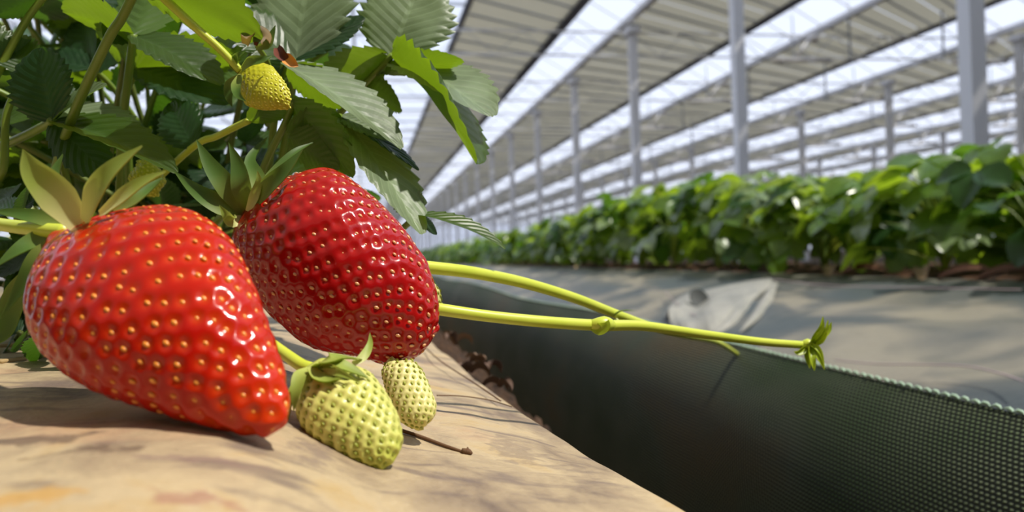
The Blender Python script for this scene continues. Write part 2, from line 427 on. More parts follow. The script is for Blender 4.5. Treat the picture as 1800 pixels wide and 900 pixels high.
# shade curtains: diagonal panels
PW = .85
for k in range(0, 9):
    g0 = GX[k]; g1 = GX[k+1]-.75
    x0, x1 = g0+.02, g1
    if k == 0: x0 = 1.95
    z0 = Z0+4.22+(.0 if k else .2); z1 = Z0+4.57
    name_ = ['the spiky leaf tips', 'the nearest bright strip'][k] if k < 2 else None
    lab = 'beige sloping shade curtain, ' + ordn[k] + ' band counted from the leaves to the right'
    root = empty('shade_curtain', (x0, 5, z1), lab, 'curtain', 'beige shade curtains under the glass roof')
    sk = (x1-x0)*.85
    v = [(0, 0, 0), (x1-x0, sk, z1-z0), (x1-x0, sk+PW-.05, z1-z0), (0, PW-.05, 0)]
    v += [(a, b, c+.012) for a, b, c in v]
    me = mesh('curtain_panel', v, [(0, 1, 2, 3)[::-1], (4, 5, 6, 7), (0, 1, 5, 4), (1, 2, 6, 5), (2, 3, 7, 6), (3, 0, 4, 7)], CURT, False)
    y = 11.0 if k < 1 else -5
    y -= sk
    cnt = 0
    seams = MB()
    while y < YE:
        if y < 60 and k < 6:
            inst('curtain_panel', me, (x0, y, z0), root); cnt += 1
        else:
            seams.add([Vector(q)+Vector((x0, y, z0)) for q in v], [(3, 2, 1, 0), (4, 5, 6, 7)])
        y += PW
    if seams.v: tag(seams.build('distant_curtain_panels', CURT, root), kind='stuff')
    b = MB()
    yy = 11-sk if k < 1 else -2-sk
    for i in range(int((YE-yy)/PW)+1):
        q = yy+i*PW-.025
        b.bar((x0, q, z0-.015), (x1, q+sk, z1-.015), .022)
    tag(b.build('support_wires', GREYM, root), kind='stuff')
    b = MB(); b.box((g1-.12, 11 if k < 1 else -2, z1-.06), (g1+.04, YE, z1+.08)); b.build('rolled_edge', DARKM, root)
    if k == 0:
        b = MB(); b.box((x0-.05, 11, z0-.05), (x0+.03, YE, z0+.05)); b.build('rolled_edge', DARKM, root)
# glazing strips + gutters
for k in range(0, 10):
    gx = GX[k]
    if k > 0:
        a0 = (gx-.72, Z0+4.62); a1 = (gx-.06, Z0+4.24)
    else: continue
    root = empty('roof_glazing', (a0[0], 6, a0[1]), 'bright slanted glass strip, ' + ordn[k-1] + ' bright band counted from the leaves to the right', 'roof glass', 'bright glass strips between curtains')
    me = mesh('pane', [(0, 0, 0), (a1[0]-a0[0], 0, a1[1]-a0[1]), (a1[0]-a0[0], .95, a1[1]-a0[1]), (0, .95, 0)], [(0, 1, 2, 3)], GLASS, False)
    far = MB(); bars = MB(); y = -2
    for i in range(100):
        yy = y+i
        if yy < 60 and k < 6: inst('pane', me, (a0[0], yy, a0[1]), root)
        else: far.add([(a0[0], yy, a0[1]), (a1[0], yy, a1[1]), (a1[0], yy+.95, a1[1]), (a0[0], yy+.95, a0[1])], [(0, 1, 2, 3)])
        bars.bar((a0[0], yy-.025, a0[1]), (a1[0], yy-.025, a1[1]), .013)
    tag(far.build('distant_panes', GLASS, root), kind='stuff')
    tag(bars.build('glazing_bars', WHITE, root), kind='stuff')
for k in range(1, 10):
    b = MB(); gx = GX[k]
    b.box((gx-.045, -2, Z0+4.14), (gx+.045, YE, Z0+4.16)); b.box((gx-.055, -2, Z0+4.14), (gx-.035, YE, Z0+4.24)); b.box((gx+.035, -2, Z0+4.14), (gx+.055, YE, Z0+4.24))
    tag(b.build('roof_gutter', WHITE), 'long grey roof gutter along the lower edge of the ' + ordn[k-1] + ' bright strip from the leaves', 'gutter', 'long grey roof gutters')
# left open glazed part
root = empty('roof_glazing', (-2, 6, Z0+4.5), 'wide glazed roof part seen through gaps between the near leaves', 'roof glass')
bars = MB()
me = mesh('pane', [(0, 0, 0), (1.9, 0, 0), (1.9, 1.9, 0), (0, 1.9, 0)], [(0, 1, 2, 3)], GLASS, False)
for i in range(24):
    for j in range(5): inst('pane', me, (-8+2*j, 6+2*i, Z0+4.5), root)
for i in range(48): bars.bar((-8, 5.95+2*i, Z0+4.47), (2, 5.95+2*i, Z0+4.47), .03)
for j in range(6): bars.bar((-8.05+2*j, 6, Z0+4.47), (-8.05+2*j, YE, Z0+4.47), .03)
tag(bars.build('glazing_bars', GREYM, root), kind='stuff')
# unseen curtain added over the near beds to cut sky light (open from x = 1.7 to 4.1 where the sun comes in)
root = empty('shade_curtain', (-8, -6, Z0+4.5), 'unseen beige shade curtain added high over the near beds to cut sky light', 'curtain')
b = MB()
for i in range(14): b.box((-12, -6+i*.85, Z0+4.5), (1.65, -6+i*.85+.8, Z0+4.52))
b.build('blocker_curtain_panels', CURT, root)
# columns
def column_mesh():
    b = MB(); H = 3.9+Z0
    b.box((-.07, -.07, 0), (.07, -.055, H)); b.box((-.07, .055, 0), (.07, .07, H)); b.box((-.07, -.055, 0), (-.055, .055, H)); b.box((.045, -.055, 0), (.06, .055, H))
    return mesh('shaft', b.v, b.f, WHITE, False)
cm = column_mesh()
bp = unit_box('base_plate', .26, .26, .02, GREYM); cp = unit_box('cap_bracket', .22, .30, .12, WHITE)
br = MB().bar((0, 0, 0), (.55, 0, .45), .03); brm = mesh('knee_brace', br.v, br.f, WHITE, False)
for ci, cx in enumerate((4.85, 12.85, 20.85, 28.85)):
    for yi, y in enumerate(BAYS):
        if ci > 1 and yi > 12: break
        if ci == 0:
            lab = 'white steel column, ' + (ordn[yi] + ' column from the right edge in the nearest column line' if yi < 8 else 'one of the tiny far columns where the nearest line shrinks to the vanishing point')
        elif ci == 1 and yi > 1 and yi < 8: lab = 'pale steel column, ' + ordn[yi-2] + ' from the right edge in the second, thinner column line'
        else: lab = 'thin distant steel column far back below the beige roof bands'
        r = empty('steel_column', (cx, y, 0), lab, 'column', ['columns of the nearest line', 'columns of the second line', 'columns of the far lines', 'columns of the far lines'][ci] if lab.startswith(('white', 'pale')) else ('tiny far columns'))
        inst('shaft', cm, (cx, y, 0), r)
        inst('base_plate', bp, (cx, y, .01), r); inst('cap_bracket', cp, (cx, y, Z0+3.95), r)
        if yi < 9:
            pass
# girders
XG0, XG1 = -7.15, 36.85
web_n = mesh('web_bar', *(lambda t: (t.v, t.f))(MB().bar((0, 0, 0), (.5, 0, .42), .008)), GREYM, False)
web_p = mesh('web_bar', *(lambda t: (t.v, t.f))(MB().bar((0, 0, .42), (.5, 0, 0), .008)), GREYM, False)
chord = mesh('chord', *(lambda t: (t.v, t.f))(MB().box((0, -.014, -.014), (XG1-XG0, .014, .014))), WHITE, False)
for yi, y in enumerate(BAYS):
    lab = 'white lattice girder spanning the roof, ' + ordn[yi-1] + ' visible one from the camera' if 0 < yi < 8 else 'faint lattice girder crossing the roof far away'
    r = empty('lattice_girder', (XG0, y, Z0+3.5), lab, 'girder', 'white lattice girders')
    inst('chord', chord, (XG0, y, Z0+3.5), r); inst('chord', chord, (XG0, y, Z0+3.92), r)
    if yi < 8:
        for i in range(int((XG1-XG0)/.5)):
            if y > 5 and i*.5+XG0 > -2 and i % 4 < 4: inst('web_bar', web_n if i % 2 else web_p, (XG0+i*.5, y, Z0+3.5), r)
    else:
        b = MB()
        for i in range(int((XG1-XG0)/.5)):
            x = XG0+i*.5; b.bar((x, y, Z0+3.5+(0 if i % 2 else .42)), (x+.5, y, Z0+3.5+(.42 if i % 2 else 0)), .013, 3)
        tag(b.build('web_bars', WHITE, r), kind='stuff')
# white tube brackets under gutters, with bright round ends
LAMPW = M('glossy_white_tube', (.92, .86, .80), .25, .6).m
def bracket(x, y, lab, grp):
    r = empty('tube_bracket', (x, y, Z0+4.1), lab, 'bracket', grp)
    MB().bar((x-.9, y, Z0+3.62), (x+.35, y, Z0+3.66), .045, 8).build('tube', LAMPW, r, True)
    MB().bar((x-.45, y, Z0+3.64), (x-.05, y, Z0+4.1), .035, 8).build('strut', LAMPW, r, True)
    bm = bmesh.new(); bmesh.ops.create_uvsphere(bm, u_segments=12, v_segments=8, radius=.085)
    obj('round_end', [q.co+Vector((x+.02, y, Z0+4.08)) for q in bm.verts], [[q.index for q in fc.verts] for fc in bm.faces], LAMPW, r); bm.free()
    MB().bar((x-.45, y, Z0+3.64), (x-.45, y, Z0+4.9), .012, 4).build('hanger_rod', GREYM, r)
for k, gx in enumerate(GX[2:7]):
    for yi, y in enumerate(BAYS[1:9]):
        bracket(gx, y+.7, 'white tube bracket under the %s gutter, %s along it from the right' % (ordn[k+1], ordn[yi]), 'white tube brackets under the gutters')
# thin drop rods
for li, (x, ys_) in enumerate(((8.85, BAYS[1:9]), (10.85, BAYS[1:9]), (14.9, BAYS[2:9]))):
    for yi, y in enumerate(ys_):
        tag(MB().bar((x+.3, y, Z0+3.5), (x+.3, y, Z0+4.6), .022).build('hanger_rod', GREYM), 'thin steel hanger rod in the %s rod line of the roof, %s from the right' % (ordn[li], ordn[yi]), 'rod', 'thin hanger rods in the roof')
# end and side walls (glazed frames)
def glazed_wall(name, a, b, step):
    a = Vector(a); b = Vector(b); d = (b-a); n = int(d.length/step); d /= n
    r = empty(name, a, kind='structure')
    me = mesh('pane', [(0, 0, 0), tuple(d*.97), tuple(d*.97+Vector((0, 0, 4.6))), (0, 0, 4.6)], [(0, 1, 2, 3)], GLASS, False)
    for i in range(n): inst('pane', me, a+d*i, r)
    f = MB()
    for i in range(n+1): f.bar(a+d*i, a+d*i+Vector((0, 0, 4.7)), .05)
    for h in (.1, 1.6, 3.1, 4.6): f.bar(a+Vector((0, 0, h)), b+Vector((0, 0, h)), .045)
    tag(f.build('frame', GREYM, r), kind='stuff')
WB = M('grey_fill_block', (.22, .22, .21), .9, .2).m
tag(obj('wall_back_fill_block', *(lambda t: (t.v, t.f))(MB().box((-13, -6.2, 0), (43, -6, 5.2))), WB, smooth=False), kind='structure')  # unseen opaque wall added behind the camera to cut fill light
tag(obj('wall_left_fill_block', *(lambda t: (t.v, t.f))(MB().box((-13, -6, 0), (-12.8, 10, 5.2))), WB, smooth=False), kind='structure')  # unseen opaque wall added on the left, also blocking fill light
glazed_wall('wall_far', (-12, 99, 0), (44, 99, 0), 2.0)
glazed_wall('wall_right', (42, -2, 0), (42, 99, 0), 2.5)

# ------------------------------------------------------------------ berries
GA = math.pi*(3-math.sqrt(5))
def make_berry(label, A, B, dA, dB, outline, thick, mats, nseed, seed_scale, group=None, pitd=.0011, pitr=.0019, nu=150, nv=150, name='strawberry', cat='strawberry', ripple=.0, upk=1.0):
    flesh, seedm = mats
    a = P(A[0], A[1], dA); b = P(B[0], B[1], dB)
    ax = b-a; L = ax.length; axn = ax/L
    pA = Vector(A); pB = Vector(B); d2 = (pB-pA); l2 = d2.length; d2 /= l2; n2 = Vector((d2.y, -d2.x))
    up = []; lo = []
    for q in outline:
        r = Vector(q)-pA; t = r.dot(d2)/l2
        t = t*dA/(dB*(1-t)+t*dA); wv = r.dot(n2)*(dA*(1-t)+dB*t)/F_PX*.985
        t = max(.004, min(.996, t)); (up if wv > 0 else lo).append((t, abs(wv)*(upk if wv > 0 else 1)))
    def table(l):
        l = [(0, 0)] + sorted(l) + [(1, 0)]
        out = []
        for i in range(101):
            t = i/100
            for (p, q), (r_, s_) in zip(l, l[1:]):
                if p <= t <= r_+1e-9:
                    k = (t-p)/(r_-p+1e-9); out.append(math.sqrt(max(0, q*q*(1-k)+s_*s_*k))); break
            else: out.append(0)
        for _ in range(3):
            o2 = out[:]
            for i in range(4, 97): o2[i] = (out[i-2]+out[i-1]+out[i]+out[i+1]+out[i+2])/5
            out = o2
        return out
    tu, tl = table(up), table(lo)
    def look(tb, t):
        x = max(0, min(99.999, t*100)); i = int(x); k = x-i
        p, q = tb[i], tb[i+1]; return math.sqrt(max(0, p*p*(1-k)+q*q*k))
    view = (a.lerp(b, .5)-CAM).normalized()
    nrm = axn.cross(view); nrm.normalize()
    # choose the sign so that nrm points to the image side n2
    sgn = 1 if (RT*n2.x - UP*n2.y).dot(nrm) > 0 else -1
    nrm *= sgn
    dep = (view - nrm*view.dot(nrm)).normalized()
    def S(t, ang):
        wu, wl = look(tu, t), look(tl, t)
        c = (wu-wl)/2; r = (wu+wl)/2
        return a + axn*(t*L) + nrm*(c + r*math.cos(ang)) + dep*(r*thick*math.sin(ang))
    # seeds: even by area
    cum = [0]; N = 300
    ts = [(1-math.cos(math.pi*i/N))/2 for i in range(N+1)]
    for i in range(N):
        r = (look(tu, ts[i])+look(tl, ts[i]))/2; r2 = (look(tu, ts[i+1])+look(tl, ts[i+1]))/2
        cum.append(cum[-1] + (r+r2)/2*math.hypot((ts[i+1]-ts[i])*L, r2-r))
    seeds = []
    j = 0
    for i in range(nseed):
        g = cum[-1]*(i+.5)/nseed
        while cum[j+1] < g: j += 1
        k = (g-cum[j])/(cum[j+1]-cum[j]); t = ts[j]*(1-k)+ts[j+1]*k
        seeds.append((t, i*GA+random.uniform(-.045, .045)))
    kd = kdtree.KDTree(len(seeds))
    for i, (t, an) in enumerate(seeds): kd.insert(S(t, an), i)
    kd.balance()
    cen = a + axn*(L*.45)
    v = []; pit = []; al = []
    def surf(t, an):
        p = S(t, an); e = 1e-3
        t1 = max(.002, min(.998, t)); du = S(min(1, t1+e), an)-S(t1-e, an); dv = S(t1, an+e)-S(t1, an-e)
        n = du.cross(dv)
        n = n.normalized() if n.length > 1e-14 else (p-cen).normalized()
        if n.dot(p-cen) < 0: n = -n
        return p, n
    for i in range(nu+1):
        t = (1-math.cos(math.pi*i/nu))/2
        for k in range(nv):
            an = 2*math.pi*k/nv
            p, n = surf(t, an)
            co, ix, ds = kd.find(p)
            x = ds/pitr; dsp = -pitd*math.exp(-x*x) + .35*pitd*(1-math.exp(-x*x))
            fade = min(1, max(0, (t-.015)/.06))
            dsp *= fade
            dsp += .0007*noise.noise(p*60)+ripple*noise.noise(p*160+Vector((3, 1, 2)))
            v.append(p+n*dsp); pit.append(math.exp(-x*x*1.4)*fade); al.append(t)
    f = []
    for i in range(nu):
        for k in range(nv):
            f.append((i*nv+k, i*nv+(k+1) % nv, (i+1)*nv+(k+1) % nv, (i+1)*nv+k))
    base = cen.copy()
    # orient faces outwards
    q = f[len(f)//2+7]; fn = (v[q[1]]-v[q[0]]).cross(v[q[2]]-v[q[0]])
    if fn.dot(v[q[0]]-cen) < 0: f = [t_[::-1] for t_ in f]
    root = empty(name, cen, label, cat, group)
    obj('flesh', v, f, flesh, root, attrs={'pit': pit, 'along': al})
    sm = seed_mesh(seedm)
    todo = []
    for i, (t, an) in enumerate(seeds):
        if t < .04: continue
        p, n = surf(t, an); todo.append((n.dot((CAM-p).normalized()), p, n))
    todo.sort(key=lambda q: -q[0])
    rest = MB()
    for i, (_, p, n) in enumerate(todo):
        tang = (axn - n*axn.dot(n)).normalized()
        rot = Matrix((tang, n.cross(tang), n)).transposed().to_quaternion()
        s = seed_scale*(.85+.3*random.random())
        if i < 295: inst('seed', sm, p - n*(pitd*.72), root, rot, (s, s*.62, s*.5))
        else: rest.add([rot @ Vector((q.co.x*s, q.co.y*s*.62, q.co.z*s*.5)) + p - n*(pitd*.72) for q in sm.vertices], [tuple(q.vertices) for q in sm.polygons])
    if rest.v: tag(rest.build('rear_seeds', seedm, root, True), kind='stuff')
    return root, a, b, axn, nrm, dep
_sm = {}
def seed_mesh(mat):
    if mat.name in _sm: return _sm[mat.name]
    bm = bmesh.new(); bmesh.ops.create_uvsphere(bm, u_segments=7, v_segments=5, radius=1)
    for q in bm.verts:
        k = 1-.35*max(0, q.co.x); q.co.y *= k; q.co.z *= k
    me = mesh('seed', [q.co for q in bm.verts], [[t.index for t in fc.verts] for fc in bm.faces], mat); bm.free()
    _sm[mat.name] = me; return me
def blade(name, pts, width, normal, mat, parent, cup=.25, n=16, thick=.0003, uvl=True, notch=0):
    """pointed curved sepal along pts; normal = rough outward direction"""
    p = spline(pts, n); v = []; f = []; uvs = []
    cols = [-1, -.55, 0, .55, 1]
    for i, q in enumerate(p):
        d = (p[min(i+1, n)]-p[max(0, i-1)]).normalized()
        sd_ = d.cross(normal).normalized(); nn = sd_.cross(d)
        t = i/n; wd = width*(.55+.45*min(1, t/.3)) if t < .3 else width*max(0.02, (1-((t-.3)/.7)**1.7))
        for c in cols:
            v.append(q + sd_*c*wd + nn*(cup*wd*c*c)); uvs.append((t, c))
    m_ = len(cols)
    for i in range(n):
        for k in range(m_-1): f.append((i*m_+k, i*m_+k+1, (i+1)*m_+k+1, (i+1)*m_+k))
    k0 = len(v)
    v += [q - normal*thick for q in v]; uvs += uvs
    f += [tuple(j+k0 for j in q[::-1]) for q in f]
    return obj(name, v, f, mat, parent, uvs=uvs)

# left ripe berry
out1 = [(112,400),(180,372),(225,360),(270,354),(312,364),(350,385),(385,415),(410,452),(432,505),(452,560),(472,605),(490,650),(503,700),(502,728),(492,752),
        (465,764),(425,757),(380,745),(310,732),(250,712),(185,686),(130,655),(95,622),(72,582),(60,540),(60,500),(68,465),(82,432)]
b1, a1_, e1_, ax1, n1_, d1_ = make_berry('large orange-red ripe strawberry lying in front at the left, tip pointing right', (88, 408), (500, 742), .158, .128, out1, .95, (BERRY1, SEED_O), 420, .00066, pitd=.00045, pitr=.0012, nu=190, nv=200, upk=1.065)
# middle ripe berry
out2 = [(410,402),(430,370),(452,345),(476,325),(503,308),(530,301),(560,299),(592,306),(622,324),(655,352),(690,386),(718,418),(740,452),(755,486),(766,525),(767,565),
        (760,600),(742,624),(715,640),(690,647),(662,638),(630,628),(596,622),(560,614),(520,590),(480,555),(450,520),(425,470),(408,430)]
b2, a2_, e2_, ax2, n2_, d2_ = make_berry('large crimson ripe strawberry with white sheen, behind the front one and above the pale berries', (412, 395), (772, 575), .196, .186, out2, .88, (BERRY2, SEED_Y), 560, .00062, pitd=.00045, pitr=.0011, ripple=.0004, nu=200, nv=220, upk=1.055)
out3 = [(524,655),(545,640),(580,632),(620,640),(655,655),(680,690),(698,730),(707,770),(700,800),(682,820),(655,826),(620,815),(580,795),(545,770),(525,735),(516,700),(516,675)]
b3, a3_, e3_, ax3, n3_, d3_ = make_berry('small unripe green-yellow strawberry on the brown bed below the crimson one', (560, 632), (672, 832), .158, .145, out3, .92, (GREEN, SEED_G), 260, .00055, pitd=.0005, pitr=.0010, nu=110, nv=120)
out4 = [(668,655),(700,632),(725,628),(745,650),(758,680),(768,712),(764,735),(745,750),(715,750),(695,735),(680,700)]
b4, a4_, e4_, ax4, n4_, d4_ = make_berry('small creamy unripe strawberry half hidden behind the green-yellow one', (690, 622), (745, 756), .180, .172, out4, .92, (PALE, SEED_G), 190, .00048, pitd=.0004, pitr=.0009, nu=90, nv=100)
out5 = [(426,120),(450,108),(478,116),(498,138),(512,165),(510,186),(490,193),(458,193),(432,186),(420,165),(419,140)]
b5, a5_, e5_, ax5, n5_, d5_ = make_berry('small yellow unripe strawberry hanging high among the leaves', (422, 122), (512, 190), .215, .205, out5, .9, (YELL, SEED_L), 260, .0005, pitd=.0003, pitr=.0009, nu=90, nv=100)
out6 = [(240,290),(262,280),(282,296),(292,318),(280,336),(258,346),(238,340),(226,315)]
make_berry('pale yellow unripe strawberry peeping out behind the left berry\'s leafy cap', (238, 282), (280, 345), .25, .245, out6, .9, (YELL, SEED_L), 150, .0006, pitd=.0005, pitr=.0011, nu=60, nv=70)
out7 = [(735,492),(760,490),(776,510),(779,535),(772,560),(750,575),(730,560)]
b7 = make_berry('sliver of a pale yellow unripe strawberry behind the right side of the crimson one', (730, 480), (748, 580), .222, .222, out7, .9, (PALE, SEED_G), 110, .0006, pitd=.0003, pitr=.0011, nu=50, nv=60)

# calyx of left berry: sepals (pixel paths, with depth)
def pp(l): return [P(*q) for q in l]
def sepals(root, lst, mat, normal, width_scale=1):
    for pts, wd in lst: blade('sepal', pp(pts), wd*width_scale, normal, mat, root)
toC = -FW
sepals(b1, [([(140,395,.153),(100,345,.150),(60,300,.147),(40,262,.146)], .0034),
            ([(150,392,.152),(165,345,.148),(195,300,.146),(250,255,.146)], .0028),
            ([(175,378,.154),(215,345,.151),(250,320,.150),(292,300,.150)], .0017)], CALYX_Y, (toC+UP*.5).normalized())
sepals(b1, [([(120,402,.158),(80,385,.16),(30,375,.162),(-20,370,.164)], .0016),
            ([(118,412,.158),(70,420,.16),(30,440,.158),(-10,470,.156)], .0020),
            ([(110,420,.160),(70,455,.158),(40,500,.158),(0,560,.16)], .0024),
            ([(130,398,.160),(110,350,.164),(95,310,.168),(110,270,.17)], .0018),
            ([(200,372,.158),(235,350,.158),(262,330,.16),(285,312,.162)], .0014)], CALYX, (toC+UP*.4).normalized())
stem('stem', pp([(118,408,.158),(60,402,.162),(10,396,.168),(-60,385,.18)]), [.0016, .0013], RUN, b1)
blade('sepal', pp([(78,460,.166),(30,520,.166),(10,580,.168),(-20,610,.17)]), .0026, toC, CALYX, b1)
# calyx of crimson berry
cal2 = [([(432,375,.195),(400,330,.190),(370,290,.190),(345,245,.192)], .0026), ([(436,372,.194),(425,330,.190),(418,290,.190),(402,250,.190)], .0024),
        ([(438,370,.192),(470,330,.186),(500,300,.184),(532,262,.185)], .0024), ([(430,382,.195),(385,360,.19),(345,335,.19),(305,300,.195)], .0024),
        ([(444,366,.196),(455,320,.20),(440,280,.204),(470,240,.21)], .0020), ([(440,368,.200),(470,320,.206),(515,270,.21),(550,250,.215)], .0016)]
sepals(b2, cal2, CALYX, (toC+UP*.4).normalized(), 1)
sepals(b2, [([(425,385,.193),(408,388,.190),(398,378,.188),(385,360,.188)], .0016), ([(436,372,.190),(447,345,.188),(455,320,.187),(452,300,.187)], .0012)], CALYX_Y, toC)
stem('stem', pp([(425,380,.198),(400,372,.212),(375,400,.24),(350,460,.27)]), [.0012, .0011], STEM, b2)
# green berry cap and stem
stem('stem', pp([(478,605,.168),(505,625,.164),(530,642,.160),(552,650,.158)]), [.0012, .0014], RUN, b3)
nn = (UP+toC*.5).normalized()
sepals(b3, [([(560,645,.153),(590,640,.150),(620,650,.150),(648,664,.150)], .0016), ([(552,645,.154),(575,632,.150),(600,628,.152),(640,632,.158)], .0018),
            ([(545,645,.152),(560,662,.149),(580,668,.148),(600,664,.147)], .0012), ([(545,648,.154),(528,660,.151),(520,690,.149),(516,722,.149)], .0014),
            ([(540,650,.156),(520,680,.154),(508,710,.153),(505,745,.153)], .0011)], CALYX_L, nn)
sepals(b3, [([(620,640,.156),(640,625,.158),(650,605,.160),(650,585,.163)], .0009), ([(560,640,.153),(585,650,.149),(600,656,.148),(632,672,.148)], .0010)], CALYX_Y, toC)
# green cap of high berry
sepals(b5, [([(424,130,.213),(416,148,.207),(418,166,.204),(432,178,.202)], .0014), ([(425,122,.212),(440,108,.206),(462,104,.205),(478,98,.206)], .0013),
            ([(422,128,.214),(412,112,.214),(418,98,.212),(432,88,.212)], .0014), ([(422,135,.214),(405,150,.214),(402,170,.214),(408,188,.215)], .0015)], CALYX, toC)
stem('stem', pp([(422,124,.214),(385,85,.212),(340,45,.21),(270,-20,.21)]), [.0010, .0012], RUN, b5)

# ------------------------------------------------------------------ runners
stip = leaf_mat('bud_leaf', (.40, .50, .03), (.55, .62, .08), (.7, .8, .05), .35, .4, veins=False)
r = empty('runner', P(745, 470, .20), 'arched yellow-green runner, the upper one leaving the crimson berry and dipping to the net rim', 'runner')
stem('runner_stem', pp([(700,462,.208),(745,469,.21),(830,479,.22),(920,497,.235),(1010,524,.25),(1085,553,.265),(1150,576,.29),(1210,590,.34),(1262,602,.44),(1300,625,.60)]), [.00175, .0017, .0016, .0015], RUN, r, 60)
blade('bract', pp([(1076,556,.262),(1090,547,.260),(1105,545,.259),(1118,546,.260)]), .0008, UP, CALYX, r)
blade('bract', pp([(1080,556,.263),(1090,566,.262),(1102,572,.262),(1112,572,.262)]), .0006, UP, CALYX_Y, r)
r = empty('runner', P(775, 545, .20), 'straight yellow-green runner ending in a tuft of young folded leaves in front of the net', 'runner')
stem('runner_stem', pp([(730,536,.205),(775,544,.21),(860,556,.215),(960,566,.222),(1055,572,.232),(1130,573,.24),(1240,588,.252),(1340,601,.262),(1422,607,.27)]), [.00175, .0016, .0017, .0014, .0013], RUN, r, 70)
stem('node', pp([(1040,571,.230),(1052,571,.2295),(1064,570,.230),(1074,571,.232)]), [.0016, .0022, .0024, .0016], RUN, r, 12)
blade('bract', pp([(1040,574,.229),(1054,578,.2275),(1066,572,.227),(1070,562,.227)]), .0018, toC, stip, r)
stem('node', pp([(1410,607,.269),(1420,606,.2685),(1430,608,.269)]), [.0014, .0021, .0014], RUN, r, 10)
for pts, wd in [([(1424,604,.268),(1432,590,.266),(1442,575,.265),(1447,556,.265)], .0016), ([(1424,604,.269),(1437,592,.268),(1454,580,.268),(1462,566,.268)], .0015),
                ([(1428,606,.268),(1440,596,.266),(1450,582,.264),(1456,562,.264)], .0013),
                ([(1424,608,.268),(1432,620,.266),(1442,635,.265),(1450,650,.265)], .0013), ([(1422,608,.267),(1424,625,.264),(1428,640,.263),(1432,652,.263)], .0013),
                ([(1420,607,.268),(1410,615,.266),(1402,620,.265),(1396,618,.265)], .0012), ([(1422,608,.269),(1416,622,.268),(1420,636,.268),(1424,648,.268)], .0011),
                ([(1424,606,.267),(1434,612,.265),(1442,622,.264),(1449,638,.264)], .0010)]:
    blade('bud_leaf', pp(pts), wd, (toC+RT*.3).normalized(), stip, r, cup=.9)

# ------------------------------------------------------------------ leaflets
def leaflet_geo(L, W, fold, bend, teeth=10, rows=56, cols=10, seed=0, twist=0):
    """local frame: x along, y across, z top normal"""
    rnd = random.Random(seed); v = []; f = []; uvs = []
    ph = rnd.random()
    for i in range(rows+1):
        u = i/rows
        wd = W*.5*(math.sin(math.pi*min(1, u*.97+.012)**.82)**.72)
        st = (u*teeth+ph) % 1
        tooth = (1-.17*(1-st)*min(1, u*6)) if u < .97 else 1
        for c in range(-cols//2, cols//2+1):
            s = c/(cols/2); a = abs(s)
            y = s*wd*(tooth if a > .85 else 1)
            x = u*L + (a**2)*.06*L*math.sin(math.pi*u)
            pl = math.cos(2*math.pi*(u-a*.30)*9)*.0028*W*min(1, a*3)*(1-.3*a)
            z = fold*abs(y) + bend*L*(u*u) + pl + .02*W*noise.noise(Vector((u*3+seed, s*2, seed*.7)))
            z += -.10*W*a**3*math.sin(math.pi*u)*(.5+.5*math.sin(seed))
            ang = twist*u
            y2 = y*math.cos(ang)-z*math.sin(ang)*.5; z2 = z+y*math.sin(ang)
            v.append(Vector((x, y2, z2))); uvs.append((u, s))
    m_ = cols+1
    for i in range(rows):
        for k in range(cols): f.append((i*m_+k, (i+1)*m_+k, (i+1)*m_+k+1, i*m_+k+1))
    return v, f, uvs
_ls = [0]
def leaflet(base, tip, width, normal, mat, parent, fold=.25, bend=-.12, rows=56, cols=10, twist=0, teeth=10):
    _ls[0] += 1
    d = tip-base; L = d.length
    v, f, uvs = leaflet_geo(L, width, fold, bend, teeth, rows, cols, _ls[0], twist)
    # rotate so that the bent tip really lands on tip
    e = Vector((L, 0, bend*L)); q = Vector((1, 0, 0))
    x = d.normalized(); z = (normal-x*normal.dot(x)).normalized(); y = z.cross(x)
    k = L/e.length; ca = e.x/e.length; sa = e.z/e.length
    wv = []
    for p in v:
        px, pz = (p.x*ca+p.z*sa)*k, (-p.x*sa+p.z*ca)*k
        wv.append(base + x*px + y*p.y + z*pz)
    return obj('leaflet', wv, f, mat, parent, uvs=uvs)
plant = empty('strawberry_plant', P(120, 560, .34), 'dense toothed green strawberry plant filling the upper left above the ripe berries', 'plant')
def cn(r_, u_, c_): return (RT*r_+UP*u_-FW*c_).normalized()
def leaf(stalk, rad, leaflets, smat=STEM):
    s = stem('leaf', pp(stalk), rad, smat, plant)
    for l in leaflets:
        (bx, by, bd), (tx, ty, td), wpx, nrm, mat = l[:5]; kw = l[5] if len(l) > 5 else {}
        leaflet(P(bx, by, bd), P(tx, ty, td), wpx*(bd+td)/2/F_PX, cn(*nrm), mat, s, **kw)
    return s
# right-hand leaf with visible yellow stalk
leaf([(500,420,.30),(560,260,.275),(620,172,.262),(690,97,.25)], [.0014, .0012, .0010],
     [((690,100,.25),(838,288,.228),230,(.75,.65,.05),LEAF,dict(fold=.55,bend=-.10)),
      ((688,98,.25),(742,-35,.262),190,(-.10,.1,1),LEAF_PALE,dict(fold=.12)),
      ((686,100,.252),(560,165,.256),120,(-.25,.75,-.45),LEAF,dict(fold=.2)),
      ])
leaf([(560,330,.28),(580,230,.27),(640,140,.262),(700,118,.258)], [.0012, .001], 
     [((700,112,.256),(866,205,.236),190,(.35,.75,.55),LEAF_PALE,dict(fold=.18,bend=-.2)),
      ((680,130,.256),(815,108,.246),80,(.1,.9,-.3),LEAF,dict(fold=.2)),
      ((640,150,.262),(705,190,.25),80,(-.1,.6,-.6),LEAF)])
